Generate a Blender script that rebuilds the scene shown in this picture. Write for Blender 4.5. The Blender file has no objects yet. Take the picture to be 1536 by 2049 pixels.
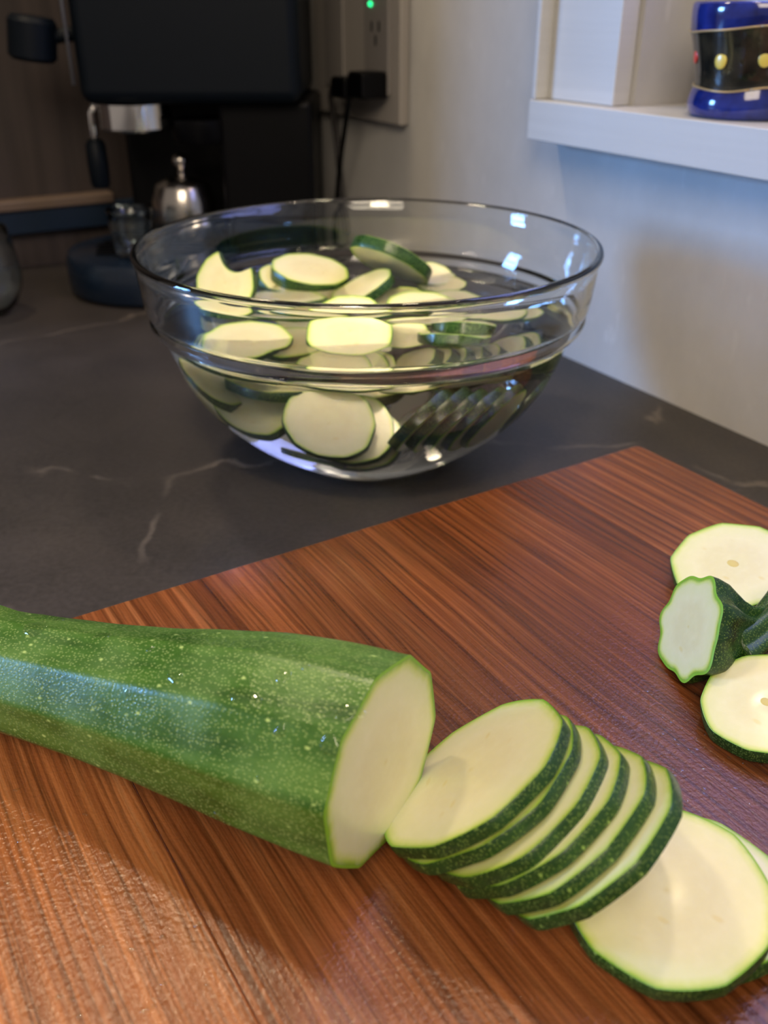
import bpy, bmesh, math, random
from mathutils import Vector, Matrix, Euler, Quaternion
random.seed(7)
sc = bpy.context.scene
COL = sc.collection
PI = math.pi

# ---------------------------------------------------------------- camera, world, lights, exposure
FPX, PITCH, CAMH = 1850.0, math.radians(28.7), 0.241
cam = bpy.data.cameras.new('camera'); cam_o = bpy.data.objects.new('camera', cam); COL.objects.link(cam_o)
cam.sensor_fit = 'VERTICAL'; cam.sensor_height = 36.0; cam.lens = FPX/2049*36.0
cam.clip_start = 0.01; cam.clip_end = 50
cam_o.location = (0, 0, CAMH); cam_o.rotation_euler = (PI/2-PITCH, 0, 0)
cam.dof.use_dof = True; cam.dof.focus_distance = 0.325; cam.dof.aperture_fstop = 11.0
sc.camera = cam_o
sc.view_settings.view_transform = 'Standard'; sc.view_settings.look = 'None'
sc.view_settings.exposure = 0.06; sc.view_settings.gamma = 1.0
sc.view_settings.use_curve_mapping = False
sc.cycles.use_adaptive_sampling = True; sc.cycles.adaptive_threshold = 0.025; sc.cycles.adaptive_min_samples = 16
sc.cycles.max_bounces = 12; sc.cycles.transmission_bounces = 12; sc.cycles.glossy_bounces = 6
sc.cycles.diffuse_bounces = 4; sc.cycles.use_denoising = True
sc.cycles.sample_clamp_indirect = 60.0

w = bpy.data.worlds.new('room_light'); sc.world = w; w.use_nodes = True
w.node_tree.nodes['Background'].inputs[0].default_value = (1.0, 0.88, 0.78, 1)
w.node_tree.nodes['Background'].inputs[1].default_value = 0.27

def area(name, loc, target, sx, sy, power, color, shape='RECTANGLE'):
    l = bpy.data.lights.new(name, 'AREA'); l.shape = shape; l.size = sx; l.size_y = sy
    l.energy = power; l.color = color
    o = bpy.data.objects.new(name, l); COL.objects.link(o); o.location = loc
    o.rotation_euler = (Vector(target)-Vector(loc)).to_track_quat('-Z', 'Y').to_euler()
    return o
def wp_(s_, off, z, flip=0):
    off = -off if flip else off
    return (.2394-.5012*s_-.8654*off, .5256+.8654*s_-.5012*off, z)
# daylight from a window far to the left, low and cool
area('window_daylight', (-2.6, 0.60, 0.60), (0.1, 0.60, 0.08), 0.42, 0.62, 60, (0.20, 0.46, 1.0))
# two warm ceiling spots above the worktop
area('ceiling_spot_near', (0.13, 0.62, 0.95), (0, 0.25, 0), 0.065, 0.065, 1.15, (1.0, 0.80, 0.54), 'DISK')
area('ceiling_spot_far', (-0.44, 0.76, 1.05), (-0.05, 0.25, 0), 0.10, 0.10, 3.4, (1.0, 0.80, 0.54), 'DISK')
# warm room lamp behind and above the camera
area('room_lamp', (-0.10, -0.50, 0.85), (0, 0.38, 0.05), 0.6, 0.5, 8.2, (1.0, 0.84, 0.64))
# unseen warm lamp, added under the niche top to warm its inside
area('added_niche_lamp', wp_(-.12, .006, .74), wp_(.10, .0, .18), 0.03, 0.03, 0.4, (1.0, 0.70, 0.42), 'DISK')
# warm fill light added to brighten the submerged slices in the bowl
dl = area('bowl_fill_light', (-0.10, -0.18, 0.85), (-0.01, 0.52, 0.05), 0.16, 0.16, 0.15, (1.0, 0.80, 0.52), 'DISK'); dl.data.spread = math.radians(24)
# cool light at the added niche window, for the bluish glare on the board
area('added_niche_daylight', wp_(-.075, -.046, .53), wp_(-.075, -1, .53, 1), 0.42, 0.39, 2.4, (0.30, 0.35, 1.0))

# ---------------------------------------------------------------- helpers
CP, SP = math.cos(PITCH), math.sin(PITCH)
AX_R, AX_U, AX_F = Vector((1, 0, 0)), Vector((0, SP, CP)), Vector((0, CP, -SP))
CAM = Vector((0, 0, CAMH))
def ray(px, py): return AX_F + AX_R*((px-768)/FPX) + AX_U*((1024.5-py)/FPX)
def at(px, py, z=0.0):
    d = ray(px, py); return CAM + d*((z-CAMH)/d.z)

def tag(o, label=None, cat=None, group=None, kind=None):
    if label: o['label'] = label
    if cat: o['category'] = cat
    if group: o['group'] = group
    if kind: o['kind'] = kind
    return o
def empty(name, loc=(0, 0, 0), rot=None):
    o = bpy.data.objects.new(name, None); COL.objects.link(o); o.location = loc
    o.empty_display_size = 0.01
    if rot is not None:
        o.rotation_mode = 'QUATERNION'; o.rotation_quaternion = rot
    return o
def obj(name, verts, faces, mats, parent=None, smooth=False, midx=None, attrs=None, sharp=None):
    me = bpy.data.meshes.new(name); me.from_pydata([tuple(v) for v in verts], [], faces)
    if not isinstance(mats, (list, tuple)): mats = [mats]
    for m in mats: me.materials.append(m)
    if midx: me.polygons.foreach_set('material_index', midx)
    if smooth: me.polygons.foreach_set('use_smooth', [True]*len(me.polygons))
    if attrs:
        for k, v in attrs.items():
            a = me.attributes.new(k, 'FLOAT', 'POINT'); a.data.foreach_set('value', v)
    me.update()
    bm = bmesh.new(); bm.from_mesh(me); bmesh.ops.recalc_face_normals(bm, faces=bm.faces); bm.to_mesh(me); bm.free()
    if smooth and sharp: me.set_sharp_from_angle(angle=sharp)
    o = bpy.data.objects.new(name, me); COL.objects.link(o)
    if parent: o.parent = parent
    return o
class MB:
    def __init__(s): s.v, s.f = [], []
    def add(s, v, f):
        n = len(s.v); s.v += [Vector(p) for p in v]; s.f += [tuple(i+n for i in q) for q in f]; return s
    def box(s, c, d, M=None):
        cx, cy, cz = c; x, y, z = d[0]/2, d[1]/2, d[2]/2
        v = [Vector((cx+i*x, cy+j*y, cz+k*z)) for k in (-1, 1) for j in (-1, 1) for i in (-1, 1)]
        if M: v = [M @ p for p in v]
        return s.add(v, [(0, 1, 3, 2), (4, 6, 7, 5), (0, 4, 5, 1), (2, 3, 7, 6), (0, 2, 6, 4), (1, 5, 7, 3)])
    def lathe(s, prof, n=48, M=None):
        v = []; f = []
        for (r, z) in prof:
            for i in range(n):
                a = 2*PI*i/n; v.append(Vector((r*math.cos(a), r*math.sin(a), z)))
        m = len(prof)
        for j in range(m-1):
            for i in range(n):
                k = (i+1) % n; f.append((j*n+i, j*n+k, (j+1)*n+k, (j+1)*n+i))
        if prof[0][0] > 1e-6: f.append(tuple(range(n)))
        if prof[-1][0] > 1e-6: f.append(tuple(range((m-1)*n, m*n)))
        if M: v = [M @ p for p in v]
        return s.add(v, f)
    def tube(s, pts, r, n=10):
        pts = [Vector(p) for p in pts]; m = len(pts); v = []; f = []
        rr = r if isinstance(r, (list, tuple)) else [r]*m
        t0 = (pts[1]-pts[0]).normalized(); u = t0.orthogonal().normalized()
        for j in range(m):
            t = (pts[min(j+1, m-1)]-pts[max(j-1, 0)]).normalized()
            u = (u-t*u.dot(t)).normalized(); b = t.cross(u)
            for i in range(n):
                a = 2*PI*i/n; v.append(pts[j]+(u*math.cos(a)+b*math.sin(a))*rr[j])
        for j in range(m-1):
            for i in range(n):
                k = (i+1) % n; f.append((j*n+i, j*n+k, (j+1)*n+k, (j+1)*n+i))
        f.append(tuple(range(n))); f.append(tuple(range((m-1)*n, m*n)))
        return s.add(v, f)
    def sphere(s, c, r, n=16, sc_=(1, 1, 1)):
        prof = [(max(r*math.sin(PI*j/(n//2)), 1e-7), -r*math.cos(PI*j/(n//2))) for j in range(n//2+1)]
        M = Matrix.Translation(Vector(c)) @ Matrix.Diagonal((*sc_, 1)); return s.lathe(prof, n, M)
    def build(s, name, mat, parent=None, smooth=False, bevel=0, sharp=None, seg=2):
        o = obj(name, s.v, s.f, mat, parent, smooth, sharp=sharp)
        bm = bmesh.new(); bm.from_mesh(o.data); bmesh.ops.remove_doubles(bm, verts=bm.verts, dist=1e-6)
        bmesh.ops.recalc_face_normals(bm, faces=bm.faces); bm.to_mesh(o.data); bm.free()
        if bevel:
            m = o.modifiers.new('bevel', 'BEVEL'); m.width = bevel; m.segments = seg; m.limit_method = 'ANGLE'; m.angle_limit = 0.6
            o.data.polygons.foreach_set('use_smooth', [True]*len(o.data.polygons)); m.harden_normals = True
        return o

# ---- materials
class N:
    def __init__(s, name):
        s.m = bpy.data.materials.new(name); s.m.use_nodes = True; s.nt = s.m.node_tree
        s.b = s.nt.nodes['Principled BSDF']
    def n(s, t, **kw):
        x = s.nt.nodes.new(t)
        for k, v in kw.items():
            if k.startswith('i_'):
                key = k[2:]; key = int(key) if key.isdigit() else key.replace('_', ' ')
                x.inputs[key].default_value = v
            else: setattr(x, k, v)
        return x
    def l(s, a, b): s.nt.links.new(a, b); return s
    def noise(s, vec, scale, detail=4, rough=.5, dist=0):
        x = s.n('ShaderNodeTexNoise'); x.inputs['Scale'].default_value = scale; x.inputs['Detail'].default_value = detail
        x.inputs['Roughness'].default_value = rough; x.inputs['Distortion'].default_value = dist
        if vec: s.l(vec, x.inputs['Vector'])
        return x.outputs['Fac']
    def mapping(s, vec, scale=(1, 1, 1), loc=(0, 0, 0), rot=(0, 0, 0)):
        x = s.n('ShaderNodeMapping'); x.inputs['Scale'].default_value = scale; x.inputs['Location'].default_value = loc
        x.inputs['Rotation'].default_value = rot
        s.l(vec, x.inputs['Vector']); return x.outputs['Vector']
    def ramp(s, fac, stops, interp='LINEAR'):
        x = s.n('ShaderNodeValToRGB'); x.color_ramp.interpolation = interp; e = x.color_ramp.elements
        while len(e) < len(stops): e.new(0.5)
        for q, (p, c) in zip(e, stops):
            q.position = p; q.color = (c, c, c, 1) if isinstance(c, (int, float)) else (*c, 1)
        s.l(fac, x.inputs['Fac']); return x.outputs['Color']
    def mix(s, fac, a, b, mode='MIX'):
        x = s.n('ShaderNodeMix', data_type='RGBA', blend_type=mode)
        for v, i in ((fac, 0), (a, 6), (b, 7)):
            if hasattr(v, 'links'): s.l(v, x.inputs[i])
            elif i == 0: x.inputs[0].default_value = v
            else: x.inputs[i].default_value = (*v, 1)
        return x.outputs[2]
    def math(s, op, a, b=0.0):
        x = s.n('ShaderNodeMath', operation=op)
        for v, i in ((a, 0), (b, 1)):
            if hasattr(v, 'links'): s.l(v, x.inputs[i])
            else: x.inputs[i].default_value = v
        return x.outputs[0]
    def bump(s, h, strength=.3, dist=.001):
        x = s.n('ShaderNodeBump'); x.inputs['Strength'].default_value = strength; x.inputs['Distance'].default_value = dist
        s.l(h, x.inputs['Height']); s.l(x.outputs['Normal'], s.b.inputs['Normal'])
    def col(s, c):
        if hasattr(c, 'links'): s.l(c, s.b.inputs['Base Color'])
        else: s.b.inputs['Base Color'].default_value = (*c, 1)
        return s
    def rough(s, r):
        if hasattr(r, 'links'): s.l(r, s.b.inputs['Roughness'])
        else: s.b.inputs['Roughness'].default_value = r
        return s
    def obc(s): return s.n('ShaderNodeTexCoord').outputs['Object']
def plain(name, c, rough=.5, metal=0, spec=.5, coat=0):
    x = N(name); x.col(c).rough(rough); x.b.inputs['Metallic'].default_value = metal
    x.b.inputs['Specular IOR Level'].default_value = spec; x.b.inputs['Coat Weight'].default_value = coat
    return x.m
def glassm(name, c, ior, rough=0.0):
    x = N(name); g = x.n('ShaderNodeBsdfGlass'); g.inputs['Color'].default_value = (*c, 1)
    g.inputs['IOR'].default_value = ior; g.inputs['Roughness'].default_value = rough
    x.l(g.outputs[0], x.nt.nodes['Material Output'].inputs['Surface']); return x.m

# walnut
x = N('walnut'); oc = x.obc(); oi = x.n('ShaderNodeObjectInfo')
off = x.n('ShaderNodeVectorMath', operation='ADD'); x.l(oc, off.inputs[0])
sv = x.n('ShaderNodeVectorMath', operation='SCALE'); x.l(oi.outputs['Random'], sv.inputs['Scale']); sv.inputs[0].default_value = (3.1, 7.3, 5.7)
x.l(sv.outputs[0], off.inputs[1]); v = off.outputs[0]
warp = x.noise(x.mapping(v, (3.2, 8, 8)), 1.0, 3)
wv = x.n('ShaderNodeVectorMath', operation='ADD'); x.l(v, wv.inputs[0])
cmb = x.n('ShaderNodeCombineXYZ'); x.l(x.math('MULTIPLY', x.math('SUBTRACT', warp, .5), .012), cmb.inputs[1]); x.l(cmb.outputs[0], wv.inputs[1]); v2 = wv.outputs[0]
fine = x.noise(x.mapping(v2, (14, 900, 60)), 1.0, 5, .65)
mid = x.noise(x.mapping(v2, (2.6, 260, 30)), 1.0, 6, .66)
broad = x.noise(x.mapping(v2, (1.2, 24, 10)), 1.0, 3)
c1 = x.ramp(mid, [(.26, (.085, .021, .006)), (.44, (.180, .052, .014)), (.58, (.270, .086, .024)), (.78, (.42, .165, .055))])
c2 = x.ramp(fine, [(.33, .50), (.5, .96), (.7, 1.25)])
c3 = x.mix(1.0, c1, c2, 'MULTIPLY')
c4 = x.mix(1.0, c3, x.ramp(broad, [(.3, .72), (.52, .97), (.75, 1.22)]), 'MULTIPLY')
# darker annual-ring lines
ln = x.n('ShaderNodeTexWave', wave_type='BANDS', bands_direction='Y', wave_profile='SAW'); x.l(x.mapping(v2, (.35, 1, .2)), ln.inputs['Vector'])
ln.inputs['Scale'].default_value = 30; ln.inputs['Distortion'].default_value = 2.6; ln.inputs['Detail'].default_value = 3; ln.inputs['Detail Scale'].default_value = 1.4
c5 = x.mix(1.0, c4, x.ramp(ln.outputs['Fac'], [(0, .97), (.82, 1.0), (.95, .66), (1, .76)]), 'MULTIPLY')
tint = oi.outputs['Color']
x.col(x.mix(1.0, c5, tint, 'MULTIPLY'))
wet = x.noise(x.mapping(oc, (9, 9, 9)), 1.0, 3, .5)
grit = x.noise(x.mapping(oc, (700, 700, 700)), 1.0, 2)
x.rough(x.math('ADD', x.math('MULTIPLY', x.ramp(wet, [(.35, .0), (.65, 1)]), .10), .15))
x.b.inputs['Specular IOR Level'].default_value = .5
x.bump(x.math('ADD', x.math('MULTIPLY', fine, .8), x.math('MULTIPLY', grit, .9)), .45, .0006)
M_WALNUT = x.m

# slate counter
x = N('slate_worktop'); oc = x.obc()
a = x.noise(oc, 9, 6, .62); b_ = x.noise(oc, 330, 3, .6)
c = x.ramp(a, [(.3, (.020, .0165, .015)), (.5, (.038, .031, .027)), (.70, (.070, .057, .050))])
c = x.mix(.55, c, x.ramp(b_, [(.3, (.020, .018, .017)), (.7, (.060, .052, .047))]))
v1 = x.n('ShaderNodeTexVoronoi', feature='DISTANCE_TO_EDGE'); v1.inputs['Scale'].default_value = 3.1
dv = x.n('ShaderNodeVectorMath', operation='ADD'); x.l(oc, dv.inputs[0])
nn = x.n('ShaderNodeTexNoise'); nn.inputs['Scale'].default_value = 12; nn.inputs['Detail'].default_value = 6; x.l(oc, nn.inputs['Vector'])
s2 = x.n('ShaderNodeVectorMath', operation='SCALE'); s2.inputs['Scale'].default_value = .11; x.l(nn.outputs['Color'], s2.inputs[0]); x.l(s2.outputs[0], dv.inputs[1]); x.l(dv.outputs[0], v1.inputs['Vector'])
vein = x.ramp(v1.outputs['Distance'], [(0, 1), (.004, .8), (.010, 0)])
brk = x.ramp(x.noise(oc, 16, 4), [(.46, 0), (.60, 1)])
spots = x.ramp(x.noise(oc, 42, 5, .65), [(.66, 0), (.74, 1)])
msk = x.math('ADD', x.math('MULTIPLY', vein, brk), x.math('MULTIPLY', spots, .35))
c = x.mix(x.math('MULTIPLY', msk, .55), c, (.17, .14, .115))
x.col(c); x.rough(.42); x.b.inputs['Specular IOR Level'].default_value = .42
x.bump(x.math('ADD', b_, x.math('MULTIPLY', a, .6)), .18, .0006)
M_SLATE = x.m

# plaster / concrete wall
x = N('grey_plaster'); oc = x.obc()
a = x.noise(x.mapping(oc, (1, 1, .6)), 6, 6, .65); b_ = x.noise(oc, 160, 4, .6)
c = x.ramp(a, [(.3, (.40, .385, .365)), (.5, (.48, .465, .44)), (.72, (.57, .55, .525))])
fl = x.ramp(x.noise(x.mapping(oc, (1, 1, .35)), 70, 4, .6), [(.62, 0), (.72, 1)])
c = x.mix(x.math('MULTIPLY', fl, .30), c, (.68, .66, .63))
x.col(c).rough(.62); x.bump(b_, .15, .0005); M_PLASTER = x.m

x = N('dark_wood_wall'); oc = x.obc()
g = x.noise(x.mapping(oc, (60, 60, 2.5)), 1, 5, .6)
x.col(x.ramp(g, [(.3, (.030, .022, .020)), (.55, (.052, .038, .034)), (.8, (.075, .056, .048))])).rough(.5); M_DARKWOOD = x.m

x = N('white_painted_wood'); oc = x.obc(); g = x.noise(x.mapping(oc, (7, 7, 260)), 1, 4, .6)
x.col(x.ramp(g, [(.2, (.52, .515, .50)), (.7, (.56, .555, .54))])).rough(.45); x.bump(g, .08, .0004); M_WHITE = x.m

# zucchini skin: speckles run in object space, local x of whole fruit is its length
def skin_mat(name, base, mid, light, spk, aniso, scale=760):
    x = N(name); oc = x.obc()
    mp = x.mapping(oc, aniso)
    def spk_layer(sc_, r0, r1, keep):
        vo = x.n('ShaderNodeTexVoronoi'); vo.inputs['Scale'].default_value = sc_; vo.inputs['Randomness'].default_value = .95
        x.l(mp, vo.inputs['Vector'])
        m = x.ramp(vo.outputs['Distance'], [(r0, 1), (r1, 0)])
        sep = x.n('ShaderNodeSeparateColor'); x.l(vo.outputs['Color'], sep.inputs[0])
        k = x.ramp(sep.outputs[0], [(keep, 0), (keep+.05, 1)])
        return x.math('MULTIPLY', m, k)
    small = spk_layer(scale*1.5, .20, .45, .10)
    big = spk_layer(scale*.42, .10, .24, .80)
    st = x.noise(x.mapping(oc, (aniso[0]*18, aniso[1]*130, aniso[2]*130)), 1, 4, .55)
    blotch = x.noise(oc, 40, 3)
    c = x.ramp(st, [(.30, base), (.52, mid), (.75, light)])
    c = x.mix(x.math('MULTIPLY', x.ramp(blotch, [(.44, 0), (.70, 1)]), .60), c, light)
    c = x.mix(x.math('MULTIPLY', small, .50), c, spk)
    c = x.mix(x.math('MULTIPLY', big, .85), c, tuple(min(1, v*1.35) for v in spk))
    x.col(c)
    x.rough(x.ramp(blotch, [(.35, .24), (.6, .38)]))
    x.b.inputs['Specular IOR Level'].default_value = .5
    x.bump(x.math('ADD', x.math('MULTIPLY', small, -.4), x.noise(oc, 900, 2)), .22, .0004)
    return x.m
M_SKIN = skin_mat('zucchini_skin', (.024, .068, .007), (.056, .140, .014), (.130, .240, .038), (.36, .46, .12), (.60, 1, 1), 900)
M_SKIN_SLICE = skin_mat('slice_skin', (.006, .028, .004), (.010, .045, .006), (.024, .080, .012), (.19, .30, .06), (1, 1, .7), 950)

x = N('zucchini_flesh'); at_ = x.n('ShaderNodeAttribute', attribute_name='rad'); oc = x.obc()
oi = x.n('ShaderNodeObjectInfo')
nz = x.noise(oc, 260, 3); nz2 = x.noise(oc, 34, 3)
rr = x.math('ADD', at_.outputs['Fac'], x.math('MULTIPLY', x.math('SUBTRACT', nz2, .5), .035))
c = x.ramp(rr, [(0, (.66, .58, .26)), (.05, (.71, .66, .37)), (.42, (.71, .655, .37)), (.62, (.74, .70, .41)), (.87, (.71, .70, .37)), (.935, (.60, .66, .20)), (.968, (.40, .55, .07)), (1, (.20, .38, .03))])
c = x.mix(x.math('MULTIPLY', x.ramp(nz, [(.45, 0), (.75, 1)]), .25), c, (.80, .77, .52))
# seeds: small elongated darker marks in the core
vo = x.n('ShaderNodeTexVoronoi'); vo.inputs['Scale'].default_value = 210; x.l(x.mapping(oc, (.75, 1.5, .3), rot=(0, 0, .6)), vo.inputs['Vector'])
sep = x.n('ShaderNodeSeparateColor'); x.l(vo.outputs['Color'], sep.inputs[0])
sd = x.math('MULTIPLY', x.ramp(vo.outputs['Distance'], [(.15, 1), (.34, 0)]), x.ramp(sep.outputs[0], [(.80, 0), (.86, 1)]))
core = x.ramp(at_.outputs['Fac'], [(.12, 0), (.25, 1), (.55, 1), (.66, 0)])
c = x.mix(x.math('MULTIPLY', x.math('MULTIPLY', sd, core), .40), c, (.66, .52, .14))
x.col(c).rough(.36); x.b.inputs['Specular IOR Level'].default_value = .4; x.b.inputs['Coat Weight'].default_value = .5; x.b.inputs['Coat Roughness'].default_value = .16
x.b.inputs['Subsurface Weight'].default_value = .25; x.b.inputs['Subsurface Radius'].default_value = (.006, .005, .002); x.b.inputs['Subsurface Scale'].default_value = .5
x.bump(x.math('ADD', nz, x.math('MULTIPLY', nz2, 1.5)), .25, .0004)
M_FLESH = x.m
M_CUTSKIN = plain('skin_cut_edge', (.22, .44, .03), .35)
M_CORE = plain('seed_core', (.62, .50, .16), .5)
M_GLASS = glassm('bowl_glass', (.985, .995, .995), 1.5)
M_GLASS2 = glassm('clear_glass', (.95, .98, .99), 1.48)
M_WATER = glassm('water', (1, 1, 1), 1.333)

# ---------------------------------------------------------------- setting
W0 = Vector((.2394, .5256, 0)); WD = Vector((-.5012, .8654, 0)).normalized(); WN = Vector((-WD.y, WD.x, 0))
WN = Vector((-.8654, -.5012, 0)).normalized()
def wp(s, off, z): return W0 + WD*s + WN*off + Vector((0, 0, z))
MW = Matrix(((WD.x, WN.x, 0, W0.x), (WD.y, WN.y, 0, W0.y), (0, 0, 1, 0), (0, 0, 0, 1)))   # local (s, off, z)
S_COR = .70
ZS, D = .1833, .027            # shelf top, how far the shelf unit stands out
NB = -.052                     # back of the niche
m = MB()
def wbox(m, s0, s1, o0, o1, z0, z1): return m.box(((s0+s1)/2, (o0+o1)/2, (z0+z1)/2), (s1-s0, o1-o0, z1-z0), MW)
S_L, S_R, Z_T = .1520, -.55, .80
wbox(m, -1.3, S_COR+.12, -.12, 0, -.04, .1605)
wbox(m, S_L, S_COR+.12, -.12, 0, .1605, 1.5)
wbox(m, -1.3, S_R, -.12, 0, .1605, 1.5)
wbox(m, S_R, S_L, -.12, 0, Z_T, 1.5)
wbox(m, S_R, S_L, -.12, NB, .1605, Z_T)
wr = m.build('wall_right', M_PLASTER); tag(wr, 'grey mottled plaster wall on the right, behind bowl and board', kind='structure')
# back wall, perpendicular
C0 = wp(S_COR, 0, 0)
MBk = Matrix(((WN.x, WD.x, 0, C0.x), (WN.y, WD.y, 0, C0.y), (0, 0, 1, 0), (0, 0, 0, 1)))  # local (t along wall, depth, z)
m = MB(); m.box((.36, .05, .73), (.96, .10, 1.54), MBk)
tag(m.build('wall_back', M_DARKWOOD), 'dark brown wood-grained back wall', kind='structure')
# rail along the back wall
m = MB(); m.box((.355, -.008, .048), (.69, .016, .024), MBk)
tr = m.build('trim_1', plain('navy_strip', (.010, .022, .045), .35), bevel=.002); tag(tr, 'dark rail with pale top edge along the back wall', kind='structure')
m = MB(); m.box((.455, -.012, .0650), (.49, .020, .010), MBk)
m.build('top_edge', plain('tan_edge', (.16, .11, .08), .5), tr, bevel=.002)

# worktop slab polygon
pA = wp(S_COR, 0, 0); pB = wp(-1.2, 0, 0); pC = pB + WN*1.6; pD = pA + WN*1.5
vs = [Vector((p.x, p.y, 0)) for p in (pA, pB, pC, pD)] + [Vector((p.x, p.y, -.035)) for p in (pA, pB, pC, pD)]
ct = obj('kitchen_worktop', vs, [(0, 1, 2, 3), (7, 6, 5, 4), (0, 4, 5, 1), (1, 5, 6, 2), (2, 6, 7, 3), (3, 7, 4, 0)], M_SLATE)
tag(ct, 'dark slate grey worktop with faint pale veins running under everything', 'worktop', kind='structure')

# shelf niche built into the wall
shelf = empty('wall_niche_shelf', wp(-.15, 0, .158))
tag(shelf, 'white painted niche shelf set into the grey wall at upper right', 'shelf')
Mi = Matrix.Translation(-shelf.location) @ MW
def sb(name, s0, s1, o0, o1, z0, z1, mat=M_WHITE, bev=.0012):
    m = MB(); m.box(((s0+s1)/2, (o0+o1)/2, (z0+z1)/2), (s1-s0, o1-o0, z1-z0), Mi); return m.build(name, mat, shelf, bevel=bev)
m = MB()
for (s0, s1, o0, o1) in ((S_R+.002, .2275, .0003, D), (S_R+.002, S_L-.0005, NB+.001, .0003)):
    m.box(((s0+s1)/2, (o0+o1)/2, (.1575+ZS)/2 if o1 > .01 else (.1610+ZS)/2), (s1-s0, o1-o0, ZS-(.1575 if o1 > .01 else .1610)), Mi)
m.build('sill', M_WHITE, shelf, bevel=.0008)
sb('side_casing', .2222, .2268, .0003, D-.001, ZS+.0002, Z_T-.002)
sb('face_panel', .1560, .2220, .0003, .0150, ZS+.0002, Z_T-.002)
sb('top_board', S_R+.002, .1555, .0003, D, Z_T-.020, Z_T+.002)
wn = empty('added_window_1', wp(-.10, NB, .475)); tag(wn, 'small white framed window added out of view in the back of the niche', kind='structure')  # unseen window, added to account for the bluish glare on board and slice
Mw = Matrix.Translation(-wn.location) @ MW
for nm, s0, s1, z0, z1 in (('window_frame', -.308, -.290, .315, .745), ('window_frame', .138, .151, .315, .745), ('window_frame', -.290, .138, .315, .332), ('window_frame', -.290, .138, .728, .745), ('glazing_bar', -.084, -.076, .332, .728)):
    m = MB(); m.box(((s0+s1)/2, NB+.0085, (z0+z1)/2), (s1-s0, .015, z1-z0), Mw); m.build(nm, M_WHITE, wn, bevel=.001)
m = MB(); m.box((-.075, NB+.002, .53), (.43, .002, .398), Mw); m.build('pane', plain('frosted_pane', (.6, .68, .8), .3), wn)
# ---------------------------------------------------------------- cutting board
BT = .018
K = at(1276, 890, BT); bu = Vector((-.848, -.530, 0)).normalized(); bv = Vector((-bu.y*-1, 0, 0))
bv = Vector((.530, -.848, 0)).normalized()
bw, bl = .430, .560
brd = empty('cutting_board', (K.x+bu.x*bw/2+bv.x*bl/2, K.y+bu.y*bw/2+bv.y*bl/2, 0), Quaternion((0, 0, 1), math.atan2(bv.y, bv.x)))
tag(brd, 'reddish brown walnut cutting board with diagonal grain lying on the slate worktop', 'cutting board')
# local: x = grain (bv), y = left-hand normal of bv
yl = Vector((-bv.y, bv.x, 0)); sgn = 1 if yl.dot(bu) > 0 else -1
cuts = [0, .078, .160, .247, .335, bw]
for i in range(5):
    u0, u1 = cuts[i], cuts[i+1]-(.00002 if i < 4 else 0)
    y0, y1 = sgn*(u0-bw/2), sgn*(u1-bw/2)
    x0, x1 = -bl/2, bl/2
    if y0 > y1: y0, y1 = y1, y0
    # outline with the board's rounded corners
    def corner(cx, cy, a0):
        return [(cx+.004*math.cos(a0+PI/2*k/5), cy+.004*math.sin(a0+PI/2*k/5)) for k in range(6)]
    r = .004; lo = (i == 0 and sgn < 0) or (i == 4 and sgn > 0); first = i == 0; last = i == 4
    top_round = (first and sgn < 0) or (last and sgn > 0); bot_round = (first and sgn > 0) or (last and sgn < 0)
    out = []
    out += corner(x0+r, y0+r, PI) if bot_round else [(x0, y0)]
    out += corner(x1-r, y0+r, -PI/2) if bot_round else [(x1, y0)]
    out += corner(x1-r, y1-r, 0) if top_round else [(x1, y1)]
    out += corner(x0+r, y1-r, PI/2) if top_round else [(x0, y1)]
    n = len(out); vs = [(p[0], p[1], 0.0) for p in out]+[(p[0], p[1], BT) for p in out]
    fs = [tuple(range(n-1, -1, -1)), tuple(range(n, 2*n))]+[(k, (k+1) % n, n+(k+1) % n, n+k) for k in range(n)]
    o = obj('stave', vs, fs, M_WALNUT, brd)
    o.color = [(1.0, 1.0, 1.0, 1), (.88, .84, .80, 1), (.74, .72, .70, 1), (1.12, 1.10, 1.06, 1), (1.65, 1.70, 1.62, 1)][i]
    bm_ = o.modifiers.new('bevel', 'BEVEL'); bm_.width = .0007 if (first or last) else .00001; bm_.segments = 2; bm_.limit_method = 'ANGLE'

# ---------------------------------------------------------------- zucchini outline
def outline(theta, n, soft, ph, jit):
    """unit radius of a soft n-gon"""
    a = (theta-ph) % (2*PI/n) - PI/n
    r = (math.cos(PI/n)/math.cos(a))**soft
    return r*(1+sum(j[0]*math.cos(j[1]*theta+j[2]) for j in jit))

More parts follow.
